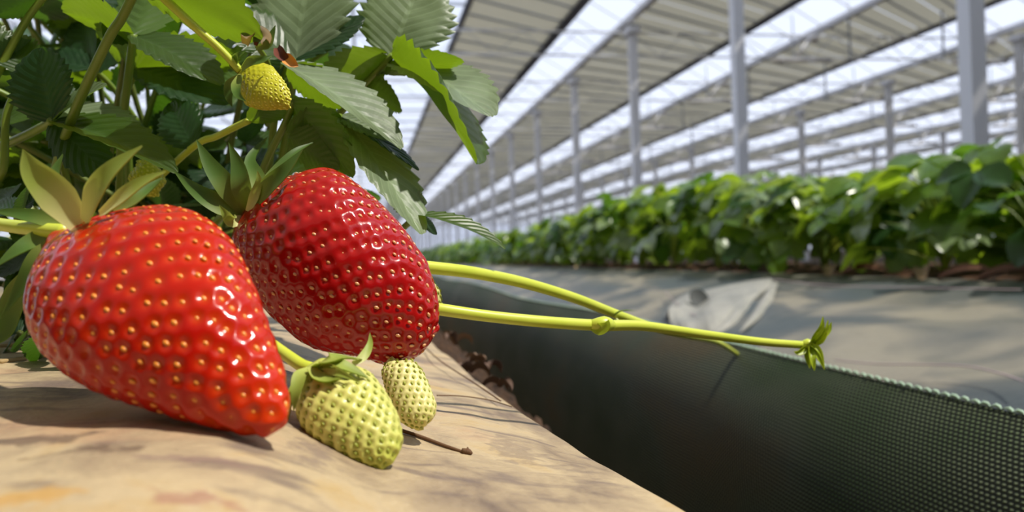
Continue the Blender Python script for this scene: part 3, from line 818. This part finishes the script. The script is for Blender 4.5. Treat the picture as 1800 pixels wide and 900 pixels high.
# big grey-green upper centre leaf
leaf([(470,420,.33),(500,250,.29),(512,170,.262),(520,105,.245)], [.0014, .0012],
     [((520,105,.245),(560,-120,.258),210,(-.15,.35,.95),LEAF_PALE,dict(fold=.15,bend=-.08)),
      ((520,105,.245),(640,30,.25),110,(.1,.75,.5),LEAF_DARK,dict(fold=.2)),
      ((518,108,.245),(395,20,.24),150,(-.3,.6,.4),LEAF,dict(fold=.2))])
# central diagonal pale leaf running down behind the crimson berry
leaf([(470,330,.26),(480,230,.245),(490,160,.236),(500,112,.23)], [.0012, .001],
     [((500,112,.23),(705,262,.222),135,(.45,.75,.5),LEAF_PALE,dict(fold=.35,bend=-.16)),
      ((500,112,.23),(445,200,.238),90,(-.4,.3,.6),LEAF_DARK),
      ((505,120,.232),(600,190,.24),90,(-.1,.7,-.4),LEAF)])
leaf([(480,420,.26),(500,300,.25),(540,230,.24),(600,205,.235)], [.0012, .001],
     [((600,205,.235),(742,412,.22),130,(.60,.55,.55),LEAF_PALE,dict(fold=.3,bend=-.12)),
      ((600,205,.236),(735,300,.228),70,(.2,.85,.2),LEAF_DARK,dict(fold=.2,bend=-.15)),
      ((598,205,.236),(690,250,.232),90,(.1,.8,.45),LEAF_PALE,dict(fold=.3,bend=-.2))])
leaf([(430,380,.25),(470,280,.24),(500,220,.232),(520,170,.228)], [.0013, .001],
     [((510,180,.228),(622,310,.225),105,(-.2,.75,-.45),LEAF,dict(fold=.25)),
      ((505,235,.23),(600,205,.232),75,(-.1,.8,-.4),LEAF),
      ((508,240,.23),(595,300,.228),100,(-.3,.6,-.6),LEAF)])
leaf([(640,470,.24),(680,430,.235),(715,395,.228),(738,378,.224)], [.001, .0009],
     [((735,378,.224),(888,438,.224),62,(.15,.9,.35),LEAF,dict(fold=.35,bend=-.28)),
      ((735,380,.226),(768,412,.23),30,(.5,.5,.6),LEAF_DARK),
      ((735,378,.226),(700,330,.23),60,(-.2,.4,.9),LEAF_PALE)])
# left cluster
leaf([(-30,270,.25),(30,245,.24),(70,225,.232),(92,212,.226)], [.0014, .0012],
     [((92,212,.226),(70,84,.226),150,(-.3,.35,.9),LEAF_DARK,dict(fold=.3,bend=-.05)),
      ((95,212,.226),(188,150,.222),70,(.1,.75,.6),LEAF_PALE,dict(fold=.35)),
      ((95,214,.226),(310,305,.214),105,(.1,.85,.5),LEAF,dict(fold=.4,bend=-.2)),
      ((95,214,.228),(200,320,.22),90,(-.3,.6,.6),LEAF_DARK)])
leaf([(140,430,.27),(120,330,.26),(105,260,.25),(110,190,.245)], [.0013, .001],
     [((112,190,.245),(250,260,.235),110,(0,.8,.5),LEAF_PALE,dict(fold=.3,bend=-.2)), ((110,190,.245),(40,110,.25),90,(-.3,.5,.6),LEAF)])
leaf([(210,420,.28),(212,260,.262),(225,140,.25),(235,60,.245)], [.0014, .0012],
     [((235,62,.245),(390,150,.24),120,(.1,.8,.5),LEAF,dict(fold=.3,bend=-.15)),
      ((235,60,.245),(110,20,.25),130,(-.2,.8,-.4),LEAF,dict(fold=.2)),
      ((235,60,.245),(270,-70,.26),130,(0,.5,-.7),LEAF)])
leaf([(230,420,.30),(225,280,.29),(218,180,.28),(240,118,.27)], [.0016, .0013],
     [((240,118,.27),(420,100,.26),120,(0,.8,-.5),LEAF,dict(fold=.25,bend=-.12)),
      ((240,120,.27),(400,185,.262),120,(.1,.6,.5),LEAF_DARK,dict(fold=.25)),
      ((240,118,.27),(170,60,.28),110,(-.2,.6,-.5),LEAF)])
leaf([(-40,200,.23),(0,120,.235),(50,30,.235),(100,-30,.235)], [.0013, .001],
     [((0,128,.235),(-60,30,.235),110,(0,.7,.5),LEAF), ((80,-10,.235),(-10,28,.23),80,(.1,.8,-.4),LEAF_DARK), ((0,128,.236),(62,75,.24),80,(-.2,.7,-.3),LEAF_DARK)])
leaf([(60,440,.26),(115,240,.225),(185,80,.21),(215,30,.208),(245,-30,.205)], [.0014, .0012],
     [((245,-30,.205),(460,70,.22),150,(.1,.7,-.5),LEAF,dict(fold=.2)), ((235,-20,.206),(100,-20,.22),120,(0,.8,.3),LEAF)])
leaf([(230,360,.29),(335,262,.25),(380,240,.243),(410,225,.238),(437,212,.233)], [.0011, .001],
     [((437,212,.233),(520,180,.232),70,(0,.8,-.4),LEAF), ((340,258,.25),(300,180,.26),90,(-.2,.4,.7),LEAF_DARK)], RUN)
leaf([(-30,330,.24),(5,300,.235),(12,200,.235),(45,130,.235)], [.0012, .001],
     [((45,130,.235),(130,190,.235),80,(.1,.7,.4),LEAF_DARK), ((45,130,.236),(20,60,.24),80,(0,.6,.6),LEAF)], STEM)
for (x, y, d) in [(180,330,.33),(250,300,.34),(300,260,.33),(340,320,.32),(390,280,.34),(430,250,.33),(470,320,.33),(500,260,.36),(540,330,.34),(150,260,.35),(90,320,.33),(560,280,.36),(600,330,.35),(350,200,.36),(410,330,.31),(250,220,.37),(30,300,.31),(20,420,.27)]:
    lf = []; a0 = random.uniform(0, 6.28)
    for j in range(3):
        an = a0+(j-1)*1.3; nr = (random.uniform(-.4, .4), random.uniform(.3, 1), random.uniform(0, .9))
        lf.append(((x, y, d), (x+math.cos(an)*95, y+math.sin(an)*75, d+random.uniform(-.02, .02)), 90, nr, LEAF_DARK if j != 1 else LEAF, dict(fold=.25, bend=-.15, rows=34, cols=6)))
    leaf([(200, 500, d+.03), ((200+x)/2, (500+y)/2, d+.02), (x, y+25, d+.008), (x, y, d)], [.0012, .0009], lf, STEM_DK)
# deeper leaves filling the mass (kept inside the plant's real outline)
rr = random.Random(21)
def inside(x, y):
    if y < 120: lim = 640
    elif y < 300: lim = 640+(y-120)*.2
    else: lim = 560
    if 15 < x < 150 and 20 < y < 90: return rr.random() < .35
    if -10 < x < 55 and 120 < y < 240: return rr.random() < .45
    return x < lim-40
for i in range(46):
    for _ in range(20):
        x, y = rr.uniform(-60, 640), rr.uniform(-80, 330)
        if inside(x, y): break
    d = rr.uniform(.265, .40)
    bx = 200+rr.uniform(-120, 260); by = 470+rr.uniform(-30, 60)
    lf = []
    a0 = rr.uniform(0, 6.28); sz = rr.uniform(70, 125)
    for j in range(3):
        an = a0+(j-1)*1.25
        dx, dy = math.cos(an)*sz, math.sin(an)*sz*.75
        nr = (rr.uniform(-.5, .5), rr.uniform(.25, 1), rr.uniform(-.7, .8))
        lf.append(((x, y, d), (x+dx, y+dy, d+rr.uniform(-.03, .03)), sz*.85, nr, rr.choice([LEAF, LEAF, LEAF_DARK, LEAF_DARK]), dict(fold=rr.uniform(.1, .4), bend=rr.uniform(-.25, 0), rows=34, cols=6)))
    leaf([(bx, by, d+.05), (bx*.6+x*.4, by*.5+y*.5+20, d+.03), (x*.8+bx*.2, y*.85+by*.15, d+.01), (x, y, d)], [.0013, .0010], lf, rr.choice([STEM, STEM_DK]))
# low dark foliage left of and behind the berries
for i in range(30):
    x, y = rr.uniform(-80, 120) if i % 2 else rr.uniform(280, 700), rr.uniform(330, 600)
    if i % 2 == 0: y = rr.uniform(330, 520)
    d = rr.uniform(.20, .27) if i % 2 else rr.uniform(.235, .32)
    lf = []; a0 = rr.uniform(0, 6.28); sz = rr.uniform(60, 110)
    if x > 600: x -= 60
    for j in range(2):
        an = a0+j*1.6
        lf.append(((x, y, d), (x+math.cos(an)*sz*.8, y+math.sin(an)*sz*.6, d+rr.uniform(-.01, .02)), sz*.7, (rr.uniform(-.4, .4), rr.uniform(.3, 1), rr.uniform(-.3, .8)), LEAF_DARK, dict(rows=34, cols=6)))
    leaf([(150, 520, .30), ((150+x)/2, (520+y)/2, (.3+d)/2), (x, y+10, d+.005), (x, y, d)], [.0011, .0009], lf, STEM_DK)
# left foreground dead stalks on the bed
DRY = M('dry_brown_twig', (.14, .075, .04), .8, .2).m
def bedpt(px, py):
    """point of the near bed's skin seen at this pixel"""
    d = .06
    while d < 1.0:
        p = P(px, py, d)
        if CAM.z-p.z >= bed_h(p.x, p.y): return p
        d += .0015
    return P(px, py, d)
def twig(px, rad, label, mat=DRY):
    pts = [bedpt(*q)+Vector((0, 0, rad*.8)) for q in px]
    o = stem('twig', pts, [rad, rad*.8], mat, None, 24, 6); return tag(o, label, 'twig')
twig([(700,758),(740,771),(780,786),(820,800)], .0005, 'thin brown twig with a knotted end lying on the bed right of the green-yellow berry')
o = bpy.data.objects[[k for k in bpy.data.objects.keys() if k.startswith('twig')][-1]]
kb = bedpt(822, 800)
kn = stem('knot', [kb+Vector((-.0012, 0, .0012)), kb+Vector((0, 0, .0007)), kb+Vector((.0008, -.0010, .0006))], [.0005, .0009, .0003], DRY, o, 8, 6)
kn = stem('side_spur', [kb+Vector((0, 0, .0006)), kb+Vector((.0002, .0010, .0014))], [.0004, .0002], DRY, o, 4, 6)
twig([(0,612),(40,608),(80,602)], .0007, 'dry pale stalk at the left edge beside the front berry, upper of two', M('dry_tan_stalk', (.40, .28, .13), .7, .3).m)
twig([(0,640),(45,634),(90,628)], .0007, 'dry pale stalk at the left edge beside the front berry, lower of two', bpy.data.materials['dry_tan_stalk'])
twig([(748,612),(775,636),(830,672),(880,706)], .0003, 'dark hair-thin root running along the far edge of the sandy bed')
twig([(768,696),(810,697),(860,704),(900,716)], .0002, 'very fine straight crease-like fibre crossing the bed beside the creamy berry')
# faded flower & brown bract in the leaves
fl = empty('faded_flower', P(450, 62, .225), 'shrivelled orange-brown flower bud among the top leaves above the yellow berry', 'flower')
PET = M('faded_petal', (.72, .42, .16), .6, .3, Subsurface_Weight=.2).m
BRN = M('dead_brown_petal', (.14, .03, .015), .6, .3).m
blade('petal', pp([(432,78,.222),(436,62,.220),(446,50,.219),(452,42,.219)]), .0017, toC, PET, fl, cup=.5)
blade('petal', pp([(468,78,.223),(466,64,.221),(458,52,.220),(450,44,.219)]), .0019, toC, PET, fl, cup=.5)
blade('petal', pp([(450,80,.223),(452,68,.221),(452,58,.220),(450,46,.219)]), .0009, toC, BRN, fl, cup=.6)
blade('sepal', pp([(450,84,.224),(470,78,.222),(478,60,.222),(484,44,.222)]), .0012, toC, CALYX, fl)
stem('stem', pp([(452,80,.225),(470,110,.23),(478,150,.236),(470,220,.25)]), [.0008], STEM, fl)
fl = empty('withered_bract', P(505, 100, .224), 'small dead brown and orange scrap hanging where the pale leaves meet', 'bract')
blade('flap', pp([(488,84,.224),(494,95,.221),(503,104,.220),(512,112,.220)]), .0016, toC, BRN, fl, cup=.7)
blade('flap', pp([(500,100,.222),(508,106,.219),(516,112,.219),(524,116,.220)]), .0016, toC, M('orange_scrap', (.75, .30, .07), .6, .3).m, fl, cup=.6)

# litter scraps in the slot beside the bed edge
SCR = M('dead_leaf_scrap', (.12, .07, .05), .7, .3).m
SCR2 = M('pale_leaf_scrap', (.30, .19, .13), .7, .3).m
for i, (px, py, d, sz, lab) in enumerate([(800,606,.46,.010,'curled brown dead leaf scrap against the net foot, farthest of those beside the bed edge'), (838,636,.41,.006,'small pale curled leaf scrap catching light beside the bed edge'),
        (856,650,.395,.009,'brown folded leaf scrap just right of the small pale one'), (828,655,.385,.009,'dark twisted leaf scrap pressed against the bed edge below the pale one'),
        (880,680,.35,.008,'dark leaf scrap lowest in the slot near the bed edge')]):
    t = empty('leaf_scrap', P(px, py, d), lab, 'dead leaf', None)
    for k in range(3):
        o_ = P(px, py, d); an = i*1.3+k*2.1
        dv = Vector((math.cos(an), math.sin(an)*.8, .35*math.sin(k+i)))*sz
        blade('curled_piece', [o_, o_+dv*.4+Vector((0, 0, sz*.35)), o_+dv*.8+Vector((0, 0, sz*.3)), o_+dv], sz*.3, Vector((0, .3, 1)).normalized(), SCR2 if (i == 1 or (i == 0 and k == 0)) else SCR, t, cup=.9, n=8)

# ------------------------------------------------------------------ flap fold and threads on the far ground cloth
def clothpt(px, py):
    d = .55
    while d < 8:
        p = P(px, py, d)
        if p.x > .3 and CAM.z-p.z >= far_bed_h(p.x)-.006: return p, d
        d += .01
    return P(px, py, d), d
def flap():
    fm_ = M('pale_cloth_underside', (.36, .35, .32), .5, .5)
    fm_.col(fm_.mix(fm_.noise(14, 4), (.16, .17, .165), (.40, .38, .34))); fm_.bump(fm_.noise(60, 4), .4, .004)
    A_ = [(1356,490),(1320,496),(1280,505),(1240,515),(1205,524),(1182,540),(1170,560)]
    B_ = [(1360,500),(1328,524),(1296,548),(1268,572),(1240,590),(1215,602),(1188,604)]
    v = []; f = []; K = 22; NN = 40
    sa = spline([Vector((*q, 0)) for q in A_], NN); sb = spline([Vector((*q, 0)) for q in B_], NN)
    for i in range(NN+1):
        p, _ = clothpt(sa[i].x, sa[i].y); q, _ = clothpt(sb[i].x, sb[i].y); g = i/NN
        for k in range(K+1):
            t = k/K; x = p.lerp(q, t)
            dd = max(0, 1-math.hypot((g-.62)/.14, (t-.45)/.22))
            x += Vector((-.004, -.006, .024*g**.6+.004))*math.sin(math.pi*t)**.6
            x += Vector((0, 0, 1))*(.008*g*math.sin(t*15+2*g)+.005*math.sin(g*19+t*5)*g*math.sin(math.pi*t) - .022*dd)
            v.append(x)
    for i in range(NN):
        for k in range(K): f.append((i*(K+1)+k, i*(K+1)+k+1, (i+1)*(K+1)+k+1, (i+1)*(K+1)+k))
    n = len(v); v += [q+Vector((0, .002, -.004)) for q in v]; f += [tuple(j+n for j in q[::-1]) for q in f]
    r = empty('cloth_flap', v[60], 'pale crumpled flap of ground cloth with a dark oval dent below the far plant row', 'cloth')
    obj('folded_flap', v[:], f, fm_.m, r)
    hm = M('dent_shade_dark', (.075, .08, .08), .7, .2).m  # dark disc, the shade inside the dent given as a flat colour
    ic = int(NN*.62)*(K+1)+int(K*.45); cc = v[ic]+Vector((-.003, -.010, .012))
    nn_ = Vector((-.15, -.75, .65)).normalized(); e1 = Vector((1, -.1, 0)); e1 = (e1-nn_*e1.dot(nn_)).normalized(); e2 = nn_.cross(e1)
    vv = [cc-nn_*.006]; ff = []
    for j in range(1, 4):
        for k in range(24):
            an = 2*math.pi*k/24; rad = .024*j/3
            vv.append(cc + e1*math.cos(an)*rad*.85 + e2*math.sin(an)*rad*1.1 - nn_*.006*(1-(j/3)**2))
    for k in range(24):
        ff.append((0, 1+k, 1+(k+1) % 24))
        for j in range(2): ff.append((1+j*24+k, 1+(j+1)*24+k, 1+(j+1)*24+(k+1) % 24, 1+j*24+(k+1) % 24))
    obj('dent_shade', vv, ff, hm, r)
    for pts, wd in (([(1345,502),(1310,535),(1280,570),(1250,596)], .016), ([(1362,500),(1345,530),(1325,560),(1300,590)], .012)):
        p_ = [clothpt(*q)[0]+Vector((0, 0, .006)) for q in pts]
        blade('crease_fold', p_, wd, Vector((-.3, -.5, .8)).normalized(), fm_.m, r, cup=-.7, n=14, thick=.002)
flap()
THR = M('pink_thread', (.50, .38, .42), .5, .3).m
for pxs, lab in (([(1360,500),(1450,512),(1600,518),(1700,521),(1795,524)], 'fine pinkish thread lying on the ground cloth just under the far plants'),
                 ([(1470,648),(1540,656),(1620,658),(1700,662),(1760,676),(1799,690)], 'fine pinkish thread running over the ground cloth just behind the net rim'),
                 ([(1170,520),(1195,545),(1215,560),(1240,572)], 'short pink thread crossing the folded pale flap')):
    pts = [clothpt(*q)[0]+Vector((-.004, -.004, .012)) for q in pxs]
    v, f = tube(spline(pts, 40), [.0009]*41, 5)
    tag(obj('thread', v, f, THR), lab, 'thread')

# ------------------------------------------------------------------ far row plants
def trifoliate(seed, size):
    rnd = random.Random(seed); V = []; Fc = []; U = []
    for j in (-1, 0, 1):
        v, f, uv = leaflet_geo(size*(1 if j == 0 else .92), size*.86, .18+.25*rnd.random(), -.12-.22*rnd.random(), 6, 14, 4, seed*3+j)
        an = j*1.25+rnd.uniform(-.1, .1); ca, sa = math.cos(an), math.sin(an); off = size*.08
        n = len(V)
        V += [Vector((p.x*ca-p.y*sa+off*ca, p.x*sa+p.y*ca+off*sa, p.z)) for p in v]; Fc += [tuple(i+n for i in q) for q in f]; U += uv
    return V, Fc, U
LM = []
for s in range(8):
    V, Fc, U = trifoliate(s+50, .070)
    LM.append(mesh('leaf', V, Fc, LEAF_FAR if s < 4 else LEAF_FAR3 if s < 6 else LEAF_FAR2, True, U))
SM = []
for s in range(4):
    v, f = tube(spline([Vector((0, 0, 0)), Vector((.12, .02*s, .45)), Vector((.45, 0, .85)), Vector((1, 0, 1))], 8), [.016, .016, .014, .013, .012, .012, .011, .01, .01], 5)
    SM.append(mesh('stalk', v, f, STEM if s else RUN))
rp = random.Random(99)
def row_plant(x, y, n, H, label, group=None, scale=1.0):
    base = CZ(x, y, far_bed_h(x)+.003)
    r = empty('strawberry_plant', base, label, 'plant', group)
    for i in range(n):
        an = rp.uniform(0, 6.283); q = rp.random()
        rad = (.03+.12*math.sqrt(q))*scale; hh = H*(1-.75*q*rp.uniform(.5, 1.1))*rp.uniform(.8, 1.08)
        p = base + Vector((math.cos(an)*rad, math.sin(an)*rad, max(.035, hh)))
        outv = Vector((math.cos(an), math.sin(an), 0))
        tiltn = (Vector((0, 0, 1)) + outv*(.15+.9*q) + Vector((rp.uniform(-.5, .5), rp.uniform(-.5, .5), 0))).normalized()
        xd = (outv + Vector((rp.uniform(-.6, .6), rp.uniform(-.6, .6), 0))); xd = (xd - tiltn*xd.dot(tiltn)).normalized()
        rot = Matrix((xd, tiltn.cross(xd), tiltn)).transposed().to_quaternion()
        s = rp.uniform(.75, 1.2)*scale
        inst('leaf', rp.choice(LM), p, r, rot, (s, s, s))
        if i % 2 == 0 or y < 2.2:
            rz = Quaternion((0, 0, 1), an)
            inst('stalk', rp.choice(SM), base, r, rz, (rad, .12, max(.035, hh)))
    return r
def hgt(y):
    pts = [(0, .27), (1.35, .27), (1.55, .20), (1.8, .25), (2.4, .32), (2.9, .35), (3.5, .32), (4.5, .28), (6.5, .26), (99, .24)]
    for (a, b), (c, d) in zip(pts, pts[1:]):
        if y <= c: return b+(d-b)*(y-a)/(c-a)
ys = []; y = .95; rows = []
idx = 0
o2 = ['nearest', 'second', 'third', 'fourth', 'fifth', 'sixth', 'seventh', 'eighth', 'ninth', 'tenth', 'eleventh', 'twelfth', 'thirteenth', 'fourteenth', 'fifteenth', 'sixteenth', 'seventeenth', 'eighteenth', 'nineteenth', 'twentieth']
while y < 60:
    big = y < 12
    for kx, x0 in enumerate((1.17, 1.42)):
        if idx < 20:
            lab = '%s plant from the right in the %s of the far row' % ((o2[idx].capitalize() if idx else 'Nearest leafy'), ('front line', 'back line')[kx])
            grp = 'strawberry plants of the far row'
        else:
            lab = 'small distant strawberry plant where the far row dwindles to the left'; grp = 'distant plants of the far row'
        H = hgt(y)*rp.uniform(.9, 1.03)
        row_plant(x0+rp.uniform(-.04, .04), y+rp.uniform(-.05, .05)+kx*.1, (34 if y < 5 else 22 if y < 12 else 14), H, lab, grp, 1.0 if y < 12 else 1.3)
    idx += 1
    y += .235 if y < 12 else .5 if y < 25 else 1.0
for i, (x, y) in enumerate([(-.42, -.75), (-.30, -.5), (-.55, -.35), (-.25, -.85), (-.5, 0), (-.62, .3), (-.75, .6), (-.5, .75), (-.34, .62), (-.3, .95), (-.55, 1.2), (-.3, 1.35), (-.5, 1.7), (-.28, 1.8), (-.5, 2.3), (-.3, 2.4), (-.4, 3), (-.4, 3.6), (-.4, 4.3), (-.4, 5.2), (-.4, 6.2)]):
    lb = empty('strawberry_plant', CZ(x, y, .0235), 'leafy plant of the near bed hidden behind the foreground foliage' if y > .2 else 'unseen leafy plant added to the near bed to cut fill light', 'plant', 'hidden plants of the near bed' if y > .2 else 'unseen near bed plants added to cut fill light')  # those behind and beside the camera are unseen, added to cut fill light
    for k in range(16):
        an = rp.uniform(0, 6.283); q = rp.random(); rad = .03+.11*math.sqrt(q)
        p = LOC[lb.name] + Vector((math.cos(an)*rad, math.sin(an)*rad, .17*(1-.7*q*rp.random())+.02))
        tn = (Vector((math.cos(an)*q, math.sin(an)*q, 1))).normalized(); xd = Vector((math.cos(an), math.sin(an), 0)); xd = (xd-tn*xd.dot(tn)).normalized()
        inst('leaf', rp.choice(LM), p, lb, Matrix((xd, tn.cross(xd), tn)).transposed().to_quaternion(), (.9, .9, .9))
        inst('stalk', rp.choice(SM), LOC[lb.name], lb, Quaternion((0, 0, 1), an), (rad, .12, p.z-LOC[lb.name].z))
DL = [M('dry_leaf_tan', (.34, .23, .14), .7, .3).m, M('dry_leaf_rust', (.17, .08, .05), .7, .3).m]
for i, (px, lab) in enumerate(((1620,'tan dead leaf at the foot of the far plants, right part of the cloth edge'), (1700,'long tan dead leaf at the foot of the far plants near the right edge'), (1460,'rusty dead leaf at the foot of the far plants above the folded flap\'s right end'),
                               (1515,'curled pale dead leaf under the far plants right of the flap'), (1020,'rusty dead leaf lying on the cloth edge above the upper runner'), (1775,'tan dead leaf at the cloth edge by the picture\'s right side'))):
    p, d = clothpt(px, 487)
    p = Vector((1.04, p.y*(1.04/max(.5, p.x)), CAM.z-.062))
    a_ = Vector((.02, -.045, .006)) if i % 2 else Vector((.03, .04, .008))
    o = blade('dead_leaf', [p-a_, p-a_*.3+Vector((0, 0, .008)), p+a_*.4+Vector((0, 0, .008)), p+a_], .014, Vector((-.4, -.3, 1)).normalized(), DL[i % 2], None, cup=.6, n=8, thick=.001)
    tag(o, lab, 'dead leaf')
